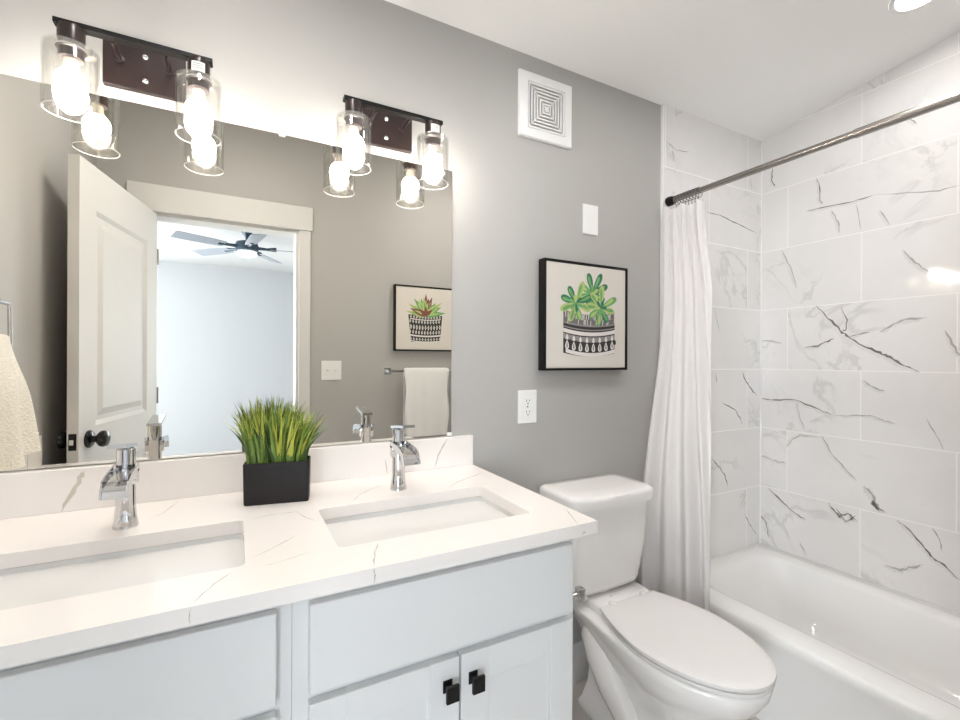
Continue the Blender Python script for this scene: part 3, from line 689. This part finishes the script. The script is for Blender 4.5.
def vanity_light(cx_, label):
    t = thing('vanity_light', label, 'wall light', (cx_, 0, 2.03)); yb = -.110; zb = 2.022
    b = BM(); box(b, (cx_ - .086, -.018, 1.962), (cx_ + .086, -.0005, 2.074), bev=.002); obj('wall_plate', b, 'bronze', t)
    b = BM(); box(b, (cx_ - .151, yb - .012, zb), (cx_ + .151, yb + .012, zb + .011), bev=.001); obj('bar', b, 'black', t)
    for s in (-.052, .052):
        b = BM(); cyl(b, (cx_ + s, -.018, zb + .006), (cx_ + s, yb + .018, zb + .006), .0055, n=12); lathe(b, (cx_ + s, -.018, zb + .006), (0, -1, 0), [(.010, 0), (.010, .004), (.0055, .006)], 14); obj('arm', b, 'bronze', t, True)
    for zz in (2.048, 1.988):
        b = BM(); lathe(b, (cx_, -.018, zz), (0, -1, 0), [(.008, 0), (.008, .002), (.005, .006), (.001, .008)], 14); obj('cap_nut', b, 'chrome', t, True, label='small chrome cap nut')
    for i, s in enumerate((-.1215, .1215)):
        lx = cx_ + s; c = (lx, yb, zb)
        b = BM(); lathe(b, c, (0, 0, -1), [(.0235, 0.0), (.0245, .004), (.0245, .040), (.0275, .041), (.0275, .050), (.0235, .052), (.0225, .070), (.0200, .071)], 28); so = obj('socket', b, 'bronze', t, True)
        if i == 1:
            b = BM(); rr_ = .0248
            for (a0, a1, z0, z1, mi) in ((-125, -55, .012, .036, 0), (-118, -64, .017, .0185, 1), (-118, -72, .022, .0235, 1), (-118, -66, .027, .0285, 1)):
                n_ = 8; ro = rr_ + (.0002 if mi else 0); col = [[b.verts.new((lx + ro * math.cos(math.radians(a0 + (a1 - a0) * k / n_)), yb + ro * math.sin(math.radians(a0 + (a1 - a0) * k / n_)), zb - zz)) for zz in (z0, z1)] for k in range(n_ + 1)]
                for k in range(n_): fc = b.faces.new((col[k][0], col[k + 1][0], col[k + 1][1], col[k][1])); fc.material_index = mi
            obj('sticker', b, ['sticker', 'ink'], so, label='small white printed sticker')
        # bulb: cream base, globe
        b = BM(); lathe(b, c, (0, 0, -1), [(.013, .068), (.0145, .085), (.0185, .098)], 24); nb = obj('bulb_base', b, 'ivory', t, True)
        b = BM(); lathe(b, c, (0, 0, -1), [(.0190, .0985), (.0255, .106), (.0295, .117), (.0300, .127), (.0270, .138), (.0190, .147), (.0090, .1515), (.0005, .1525)], 28); obj('bulb', b, 'bulb', t, True, label='lit frosted bulb')
        b = BM(); lathe(b, c, (0, 0, -1), [(.0280, .046), (.0460, .046), (.0490, .048), (.0495, .052), (.0495, .187)], 48, cap0=False, cap1=False); lathe(b, c, (0, 0, -1), [(.0465, .187), (.0465, .053), (.0450, .0495), (.0280, .0495)], 48, cap0=False, cap1=False); lathe(b, c, (0, 0, -1), [(.0495, .187), (.0488, .1885), (.0472, .1885), (.0465, .187)], 48, 1, False, False); lathe(b, c, (0, 0, -1), [(.0280, .0495), (.0280, .046)], 48, 1, False, False); obj('glass_shade', b, ['glass', 'rim'], t, True, label='clear glass cylinder shade')
vanity_light(-2.636, 'two-bulb dark bronze vanity light with glass cylinders, above the left sink')
vanity_light(-2.0135, 'two-bulb dark bronze vanity light with glass cylinders, above the right sink')

# ---- recessed light over the tub, and two added ceiling fill lights
def downlight(x, y, label, lens='down', r=.068):
    z = zc(y); nrm = Vector((0, -SL, -1)).normalized(); c = Vector((x, y, z))
    t = thing('recessed_light', label, 'ceiling light', c)
    b = BM(); loft(b, [circ(c + nrm * h, nrm, rr, 36) for rr, h in ((r + .018, .0003), (r + .017, .004), (r + .002, .006), (r, .002))], False, False); obj('trim_ring', b, 'plastic', t, True)
    b = BM(); loft(b, [circ(c + nrm * .0008, nrm, r, 36), circ(c + nrm * .003, nrm, r - .001, 36)], True, True); obj('lens', b, lens, t)
    return t
downlight(-.372, -.765, 'round recessed ceiling light over the bathtub', 'down_dim')
downlight(-1.15, -.78, 'round recessed ceiling light over the toilet', 'down_mid')  # unseen, added to even out the light
downlight(-2.45, -.62, 'round recessed ceiling light over the vanity', 'down_low')  # added out of view as fill for the vanity end

# ================================================================== THINGS ON THE VANITY WALL
def plate(name, x, z, wdt, h, label, cat, y=0.0, s=-1):
    t = thing(name, label, cat, (x, y, z - h / 2))
    b = BM(); lo, hi = sorted((y, y + s * .0055))
    box(b, (x - wdt / 2, lo, z - h / 2), (x + wdt / 2, hi, z + h / 2), bev=.002); return t, obj('cover_plate', b, 'plastic', t)
t, p_ = plate('blank_plate', -1.160, 1.859, .080, .122, 'blank white cover plate on the grey wall above the framed succulent art', 'wall plate')
for zz in (1.859 - .042, 1.859 + .042):
    b = BM(); lathe(b, (-1.160, -.0055, zz), (0, -1, 0), [(.003, 0), (.0025, .001), (.0005, .0013)], 10); obj('screw', b, 'plastic', p_, True)
ox, oz = -1.463, 1.111
t, p_ = plate('wall_outlet', ox, oz, .083, .124, 'white duplex wall outlet on the grey wall beside the mirror', 'outlet')
b = BM(); box(b, (ox - .0005, -.0068, oz - .002), (ox + .0005, -.0055, oz + .002)); lathe(b, (ox, -.0055, oz), (0, -1, 0), [(.003, 0), (.0025, .001), (.0005, .0013)], 10); obj('screw', b, 'steel', p_)
for dz in (-.021, .021):
    b = BM(); box(b, (ox - .0175, -.0075, oz + dz - .0145), (ox + .0175, -.0056, oz + dz + .0145), bev=.0015); rc = obj('receptacle', b, 'plastic', t)
    b = BM(); box(b, (ox - .0075, -.0079, oz + dz - .003), (ox - .0058, -.0074, oz + dz + .007)); box(b, (ox + .0058, -.0079, oz + dz - .002), (ox + .0075, -.0074, oz + dz + .006))
    lathe(b, (ox, -.0074, oz + dz - .0085), (0, -1, 0), [(.0026, 0), (.0026, .0005)], 10); obj('slots', b, 'dark', rc)
# exhaust vent with concentric square louvres
vx, vz, vh = -1.387, 2.245, .123
t = thing('exhaust_vent', 'square white exhaust fan grille with concentric slots, high on the grey wall', 'vent', (vx, 0, vz - vh))
def sqring(b, h0, h1, y0, y1, bev=0):
    for lo, hi in (((-h0, -h0), (-h1, h0)), ((h1, -h0), (h0, h0)), ((-h1, h1), (h1, h0)), ((-h1, -h0), (h1, -h1))):
        box(b, (vx + lo[0], y1, vz + lo[1]), (vx + hi[0], y0, vz + hi[1]), bev=bev)
b = BM(); loft(b, [[(vx + a * h, y, vz + c * h) for a, c in ((-1, -1), (1, -1), (1, 1), (-1, 1))] for h, y in ((vh, -.0005), (vh, -.010), (vh - .004, -.014), (.088, -.016), (.086, -.013), (.086, -.0005))], False, False); obj('frame', b, 'plastic', t)
b = BM(); box(b, (vx - .086, -.003, vz - .086), (vx + .086, -.0005, vz + .086)); obj('backing', b, 'dark', t)
b = BM()
for k in range(6):
    h0 = .084 - k * .0128; sqring(b, h0, h0 - .0058, -.004, -.0135)
box(b, (vx - .0105, -.0135, vz - .0105), (vx + .0105, -.003, vz + .0105))
for a in (1, -1):
    for k in range(2):
        u = Vector((1, 0, a)).normalized() * .118 * (1 if k else -1); v = Vector((-a, 0, 1)).normalized() * .0016; c = Vector((vx, -.0125, vz))
        prism(b, [c - v + u * .06, c - v + u, c + v + u, c + v + u * .06], (0, .008, 0))
obj('grille', b, 'plastic', t)

# ---- framed art
def leaf2(cu, cv, ang, L_, wd, pointed=False):
    ca, sa = math.cos(math.radians(ang)), math.sin(math.radians(ang)); P = []
    for k in range(14):
        a = 2 * PI * k / 14; s = .5 - .5 * math.cos(a)
        h = math.sin(a) * wd * .5 * ((1.15 - s) * 1.2 if pointed else (.45 + .85 * s))
        P.append((cu + ca * s * L_ - sa * h, cv + sa * s * L_ + ca * h))
    return P
def art(name, x, y, z, size, depth, s, label, draw):
    """s=-1: hangs on the vanity wall and faces -y; s=+1: hangs on the door wall and faces +y"""
    t = thing(name, label, 'picture', (x, y, z - size / 2)); h = size / 2; e = .008; yb, yf = y + s * .001, y + s * depth
    b = BM()
    for lo, hi in (((-h, -h), (-h + e, h)), ((h - e, -h), (h, h)), ((-h + e, h - e), (h - e, h)), ((-h + e, -h), (h - e, -h + e))):
        ya, yb_ = sorted((yb, yf)); box(b, (x + lo[0], ya, z + lo[1]), (x + hi[0], yb_, z + hi[1]))
    obj('frame', b, 'frame', t, label='thin black frame')
    ci = h - e - .002; ya, yc = sorted((y + s * .002, yf - s * .004))
    b = BM(); box(b, (x - ci, ya, z - ci), (x + ci, yc, z + ci)); bmesh.ops.recalc_face_normals(b, faces=b.faces)
    names = ['canvas', 'artk', 'artw', 'artg', 'a1', 'a2', 'a3', 'a4']; lay = [0]
    def poly(P, mname):
        lay[0] += 1; yy = yf - s * .004 + s * (.0002 + .000006 * lay[0])
        vs_ = [b.verts.new((x + (-s) * (u - .5) * 2 * ci, yy, z + (v - .5) * 2 * ci)) for u, v in P]
        f_ = b.faces.new(vs_); f_.material_index = names.index(mname); f_.normal_update()
        if f_.normal.y * s < 0: f_.normal_flip()
    draw(poly)
    obj('canvas', b, names, t, recalc=False, label='printed canvas of a potted succulent')
def curve_band(u0, u1, v0, v1, dip, n=10):
    def d(u): return -dip * (1 - ((u - (u0 + u1) / 2) / ((u1 - u0) / 2)) ** 2)
    us = [u0 + (u1 - u0) * k / n for k in range(n + 1)]
    return [(u, v0 + d(u)) for u in us] + [(u, v1 + d(u)) for u in us[::-1]]
def draw1(poly):
    rd = random.Random(3); U0, U1 = .20, .855
    poly(curve_band(U0, U1, .145, .555, .035), 'artk'); poly(curve_band(U0 + .03, U1, .150, .185, .04), 'artw')
    poly(curve_band(U0 + .004, U1, .43, .55, .03), 'artg')
    for k in range(46):
        u = U0 + .01 + (U1 - U0 - .02) * k / 45; dd_ = -.03 * (1 - ((u - .53) / .33) ** 2); v = .435 + dd_ + rd.uniform(0, .015)
        for q in range(2): v0 = v + q * .055; poly([(u, v0), (u + .006, v0 + .004), (u + .009, v0 + .05), (u + .002, v0 + .052)], rd.choice(('artk', 'artw', 'artk')))
    poly(curve_band(U0, U1, .385, .42, .033), 'artk'); poly(curve_band(U0, U1, .394, .406, .033), 'artg'); poly(curve_band(U0, U1, .345, .382, .035), 'artw')
    poly(curve_band(U0, U1, .285, .335, .037), 'artg')
    for k in range(8):
        u = U0 + .045 + (U1 - U0 - .08) * k / 7; dd_ = -.037 * (1 - ((u - .53) / .33) ** 2)
        poly(leaf2(u, .335 + dd_, -90, .055, .035), 'artw'); poly(leaf2(u, .275 + dd_, -90, .085, .05), 'artw'); poly(leaf2(u, .262 + dd_, -90, .06, .02), 'artg')
        poly(leaf2(u + .04, .29 + dd_, -90, .05, .028), 'artk')
    for cu, cv, sc, rot in ((.56, .73, 1.0, 18), (.35, .625, 1.0, 25), (.665, .595, .95, -10)):
        for k in range(8):
            a = rot + 45 * k + rd.uniform(-8, 8); L_ = (.20 + rd.uniform(-.03, .04)) * sc * (.85 if math.sin(math.radians(a)) < -.3 else 1)
            c = rd.choice(('a1', 'a1', 'a3', 'a2', 'a2')); poly(leaf2(cu, cv, a, L_ * 1.06, .074 * sc), c)
            poly(leaf2(cu + .05 * math.cos(math.radians(a)), cv + .05 * math.sin(math.radians(a)), a + 4, L_ * .66, .034 * sc), {'a1': 'a3', 'a3': 'a1', 'a2': 'a3'}[c])
        for k in range(6): poly(leaf2(cu, cv, rot + 15 + 60 * k, .085 * sc, .04 * sc), rd.choice(('a2', 'a1', 'a3')))
def draw2(poly):
    rd = random.Random(5); U0, U1 = .21, .80
    poly([(.25, .13), (.75, .12), (.80, .56), (.21, .56)], 'artk')
    for v0, v1 in ((.135, .15), (.22, .245), (.49, .505)): poly(curve_band(.24, .77, v0, v1, .02), 'artw')
    for r, (v, hgt) in enumerate(((.18, .05), (.29, .07), (.37, .09), (.46, .06), (.535, .05))):
        n = 11
        for k in range(n):
            u = .255 + .50 * k / (n - 1) + (.012 if r % 2 else 0); w_ = .017; dv_ = -.02 * (1 - ((u - .505) / .27) ** 2)
            poly([(u - w_, v + dv_), (u, v + hgt / 2 + dv_), (u + w_, v + dv_), (u, v - hgt / 2 + dv_)], 'artw')
            poly([(u - w_ * .4, v + dv_), (u, v + hgt / 5 + dv_), (u + w_ * .4, v + dv_), (u, v - hgt / 5 + dv_)], 'artk')
    for a in (8, 30, 52, 72, 90, 110, 130, 152, 172, 20, 62, 100, 142, 82):
        c = rd.choice(('a1', 'a3', 'a1', 'a4')); L_ = rd.uniform(.27, .36); poly(leaf2(.50, .56, a, L_, .105, True), c); poly(leaf2(.50 + .05 * math.cos(math.radians(a)), .56 + .05 * math.sin(math.radians(a)), a, L_ * .6, .04, True), {'a1': 'a3', 'a3': 'a1', 'a4': 'a1'}[c])
    for a in (40, 90, 140): poly(leaf2(.50, .56, a, .15, .07, True), 'a4')
art('framed_art', -1.200, 0, 1.459, .424, .040, -1, 'black framed succulent painting hanging on the grey wall above the toilet', draw1)
art('framed_art', -1.345, YF, 1.552, .420, .035, 1, 'black framed painting of a spiky succulent above the towel bar, seen in the mirror', draw2)

# ================================================================== THINGS ON THE DOOR WALL (seen in the mirror)
sx, sz = -1.933, 1.219
t, p_ = plate('light_switch', sx, sz, .116, .115, 'white double light switch plate beside the door casing, seen in the mirror', 'light switch', YF, 1)
for dx in (-.023, .023):
    b = BM(); box(b, (sx + dx - .005, YF + .0055, sz - .012), (sx + dx + .005, YF + .0065, sz + .012)); tg = obj('toggle', b, 'plastic', t)
    b = BM(); prism(b, [(sx + dx - .0035, YF + .006, sz - .004), (sx + dx - .0035, YF + .006, sz + .004), (sx + dx - .0035, YF + .015, sz + .009), (sx + dx - .0035, YF + .016, sz + .004)], (.007, 0, 0)); obj('lever', b, 'plastic', tg)
tx0, tx1, tz, ty = -1.590, -1.075, 1.213, YF + .062
t = thing('towel_bar', 'chrome towel bar with square posts under the spiky succulent painting, seen in the mirror', 'towel bar', (tx0, YF, tz))
for xx in (tx0, tx1):
    b = BM(); box(b, (xx - .021, YF + .0005, tz - .021), (xx + .021, YF + .010, tz + .021), bev=.002); box(b, (xx - .010, YF + .010, tz - .010), (xx + .010, ty + .010, tz + .010), bev=.001); obj('post', b, 'chrome', t)
b = BM(); box(b, (tx0 + .010, ty - .0065, tz - .0065), (tx1 - .010, ty + .0065, tz + .0065), bev=.001); obj('rail', b, 'chrome', t)

def hung_towel(name, axis_pts, mats, label, cat, thick, drop_f, drop_b, ax, n_side, fold=.006, seed=0):
    """a towel folded over a straight rail; ax = rail points (two), n_side = horizontal unit vector to the room side"""
    rd = random.Random(seed); A, B_ = Vector(ax[0]), Vector(ax[1]); d = (B_ - A); N = Vector(n_side); b = BM(); rings = []
    r0 = .013; ncols = 26
    prof = []
    for k in range(9): prof.append((r0, -drop_b + k * drop_b / 8))
    prof = [(-r0, -drop_b * (1 - k / 10)) for k in range(10)] + [(-r0 * math.cos(PI * k / 8), r0 * math.sin(PI * k / 8)) for k in range(9)] + [(r0, -drop_f * k / 16) for k in range(1, 17)]
    for i in range(ncols + 1):
        t_ = i / ncols; edge = min(1, min(t_, 1 - t_) / .04 + .35)
        outer, inner = [], []
        for k, (o, h) in enumerate(prof):
            low = max(0, -h) / max(drop_f, drop_b)
            wv = fold * low * math.sin(2 * PI * 1.6 * t_ + seed) + fold * .5 * low * math.sin(2 * PI * 4.3 * t_ + 1)
            sg = 1 if o >= 0 else -1
            base = A + d * (t_ + .02 * math.sin(9 * low + seed) * (t_ - .5) * 2 * (1 if sg > 0 else .5)) + Vector((0, 0, h))
            dirn = (N * o + Vector((0, 0, max(0, h)))).normalized() if h > 0 else N * sg
            off = thick * edge
            flat = N * (o + (wv if sg > 0 else 0) + sg * low * .004)
            outer.append(tuple(base + flat + dirn * off)); inner.append(tuple(base + flat * (.98)))
        rings.append(outer + inner[::-1])
    loft(b, rings, True, True)
    return tag(obj(name, b, mats, smooth=True, autos=60), label, cat)
hung_towel('towel', None, 'terry2', 'white towel folded over the towel bar on the door wall, seen in the mirror', 'towel', .008, .415, .40, ((-1.500, ty, tz), (-1.205, ty, tz)), (0, 1, 0), .004, 2)

# ---- towel ring and towel on the left wall (seen in the mirror)
rz, ry = 1.432, -.175; rxx = XL + .062
t = thing('towel_ring', 'square chrome towel ring on the left wall, seen in the mirror', 'towel ring', (XL, ry, rz))
b = BM(); box(b, (XL + .0005, ry - .023, rz - .023), (XL + .010, ry + .023, rz + .023), bev=.002); cyl(b, (XL + .010, ry, rz), (rxx + .008, ry, rz), .009, n=14); obj('post', b, 'chrome', t, True)
b = BM(); hw = .085
tube(b, [(rxx, ry, rz), (rxx, ry - hw + .01, rz), (rxx, ry - hw, rz - .008), (rxx, ry - hw - .004, rz - .110), (rxx, ry - hw + .004, rz - .120), (rxx, ry + hw - .004, rz - .120), (rxx, ry + hw + .004, rz - .110), (rxx, ry + hw, rz - .008), (rxx, ry + hw - .01, rz), (rxx, ry, rz)], .005, 10)
obj('ring', b, 'chrome', t, True)
b = BM(); rings = []; rd = random.Random(4)
for j in range(31):
    v = j / 30; z = rz - .085 - v * .335; hw = .068 + .054 * smooth(v * 1.2); th = .016 + .030 * smooth(v * 2); P = []
    for k in range(48):
        a = 2 * PI * k / 48; cu, su = math.cos(a), math.sin(a)
        yy = ry - .012 * v + math.copysign(abs(cu) ** .75, cu) * hw; fr_ = (1 - (abs(cu)) ** 3)
        fold_ = .018 * v * math.sin(cu * 6.5 + .7) + (.014 * smooth((v - .35) * 2) * math.exp(-((cu + .15) / .22) ** 2) * -1)
        xx = rxx + math.copysign(abs(su) ** .6, su) * th * .8 + fold_ * (1 if su > 0 else .2) + .012 * v
        P.append((max(xx, XL + .006), yy, z - (.018 * cu * v if j > 24 else 0) + .010 * (1 - v) * (-cu * cu)))
    rings.append(P)
loft(b, rings); tag(obj('towel', b, 'terry', smooth=True, autos=60), 'cream hand towel hanging through the towel ring on the left wall, seen in the mirror', 'towel')

# ================================================================== TOILET
TXC = -1.190
t = thing('toilet', 'white two-piece toilet with closed lid between the vanity and the bathtub', 'toilet', (TXC, -.4, 0))
EP = 1.6
def egg(z, yf, ym, yb, wd, wb, n=18, p=2.0, pb=1.6):
    """plan outline: front half ellipse from yf to the widest line ym, tapering to half width wb at yb"""
    L = []
    for k in range(n + 1):
        a = PI / 2 * k / n; L.append((wd * math.sin(a) ** (2 / p), ym - (ym - yf) * math.cos(a) ** (2 / p)))
    for k in range(1, n + 1):
        s = k / n; L.append((wb + (wd - wb) * (1 - s ** EP), ym + (yb - ym) * s))
    pts = [(TXC + q[0], q[1], z) for q in L] + [(TXC - q[0], q[1], z) for q in L[::-1][:-1]]
    return pts
b = BM()
R = [egg(0, -.585, -.36, -.105, .122, .105), egg(.020, -.588, -.36, -.103, .125, .107), egg(.035, -.575, -.36, -.11, .112, .095), egg(.10, -.555, -.36, -.13, .098, .085), egg(.17, -.560, -.38, -.135, .098, .080),
     egg(.23, -.595, -.40, -.12, .115, .082), egg(.285, -.655, -.43, -.09, .148, .090), egg(.330, -.700, -.45, -.06, .170, .105), egg(.365, -.722, -.455, -.04, .181, .125), egg(.390, -.728, -.455, -.03, .185, .140), egg(.400, -.726, -.455, -.03, .183, .142), egg(.404, -.718, -.455, -.034, .176, .138)]
loft(b, R)
# raised deck behind the seat
loft(b, [rrect(TXC - .128, TXC + .128, -.255, -.035, .03, .398), rrect(TXC - .128, TXC + .128, -.25, -.035, .03, .428), rrect(TXC - .120, TXC + .120, -.238, -.04, .03, .434)])
for s in (-1, 1):      # trapway bulges
    tube(b, [(TXC + s * .060, -.15, .315), (TXC + s * .085, -.185, .30), (TXC + s * .100, -.235, .255), (TXC + s * .098, -.285, .185), (TXC + s * .085, -.335, .115), (TXC + s * .070, -.38, .06), (TXC + s * .05, -.42, .03)], [.05, .062, .064, .060, .055, .050, .04], 18)
bowl = obj('bowl', b, 'china', t, True, autos=60)
for s in (-1, 1):
    b = BM(); lathe(b, (TXC + s * .108, -.30, .012), (0, 0, 1), [(.020, 0), (.020, .016), (.016, .028), (.008, .034), (.0005, .036)], 18); obj('bolt_cap', b, 'china', bowl, True)
    b = BM(); lathe(b, (TXC + s * .075, -.248, .434), (0, 0, 1), [(.015, -.02), (.015, .004), (.012, .007), (.0005, .008)], 18); obj('seat_hinge', b, 'seatp', t, True)
# printed mark on the deck
b = BM(); zz = .4343; ux, uy = -1.238, -.205
def mk(P):
    f_ = b.faces.new([b.verts.new((p[0], p[1], zz)) for p in P])
mk([(ux, uy), (ux + .010, uy - .001), (ux + .013, uy + .003), (ux + .003, uy + .005)])
for k in range(7): mk([(ux + .015 + k * .0055, uy + .002), (ux + .019 + k * .0055, uy + .002), (ux + .019 + k * .0055, uy + .0035), (ux + .015 + k * .0055, uy + .0035)])
obj('printed_mark', b, 'ink', bowl)
def seat_ring(z, i, yb=-.243): return egg(z, -.735 + i, -.455, yb - i, .185 - i, .128 - i, p=2.0)
b = BM(); loft(b, [seat_ring(.4045, .012), seat_ring(.4055, .004), seat_ring(.411, .001), seat_ring(.417, .003), seat_ring(.418, .010)]); obj('seat', b, 'seatp', t, True, autos=50)
b = BM(); loft(b, [seat_ring(.4205, .008), seat_ring(.4208, .001), seat_ring(.426, -.002), seat_ring(.434, -.001), seat_ring(.4385, .008), seat_ring(.4405, .022), seat_ring(.4415, .06), seat_ring(.442, .11)]); obj('lid', b, 'seatp', t, True, autos=50)
KX = -1.226
def tankring(z, hw, yf, yb, bow, r=.03, n=7):
    """rounded plan with a bowed front"""
    P = []
    for p in rrect(KX - hw, KX + hw, yf, yb, r, z, n):
        P.append(p)
    out = []
    m = 3 * (n + 1) - 1
    for i, p in enumerate(P):
        out.append(p)
        if i == m:        # along the front edge, left to right
            x0, x1 = p[0], P[m + 1][0]
            for k in range(1, 12): out.append((x0 + (x1 - x0) * k / 12, yf, z))
    return [(x, y - bow * max(0, 1 - ((x - KX) / hw) ** 2) * (1 if y < (yf + yb) / 2 else 0), zz_) for x, y, zz_ in out]
b = BM()
loft(b, [tankring(.446, .150, -.165, -.045, .012), tankring(.452, .160, -.178, -.035, .014), tankring(.475, .168, -.186, -.03, .016), tankring(.62, .188, -.196, -.022, .018), tankring(.767, .190, -.208, -.018, .024)])
cyl(b, (KX, -.11, .432), (KX, -.11, .449), .06, n=24)
obj('tank', b, 'china', t, True, autos=50)
b = BM()
loft(b, [tankring(.7675, .192, -.212, -.016, .026), tankring(.7685, .199, -.220, -.012, .030), tankring(.800, .201, -.224, -.011, .032), tankring(.811, .197, -.220, -.013, .032), tankring(.816, .186, -.208, -.02, .030), tankring(.8175, .15, -.15, -.05, .02)])
obj('tank_lid', b, 'china', t, True, autos=50)

# toilet paper holder on the side of the vanity
hy, hz = -.545, .700
t = thing('paper_holder', 'small chrome paper holder post on the side of the vanity beside the toilet', 'paper holder', (-1.734, hy, hz))
b = BM(); box(b, (-1.7352, hy - .021, hz - .021), (-1.726, hy + .021, hz + .021), bev=.002); obj('mounting_plate', b, 'chrome', t)
b = BM(); cyl(b, (-1.726, hy, hz), (-1.674, hy, hz), .008, n=14); obj('arm', b, 'chrome', t, True)
b = BM(); box(b, (-1.674, hy - .012, hz - .017), (-1.655, hy + .012, hz + .017), bev=.004); obj('end_stop', b, 'chrome', t, True)
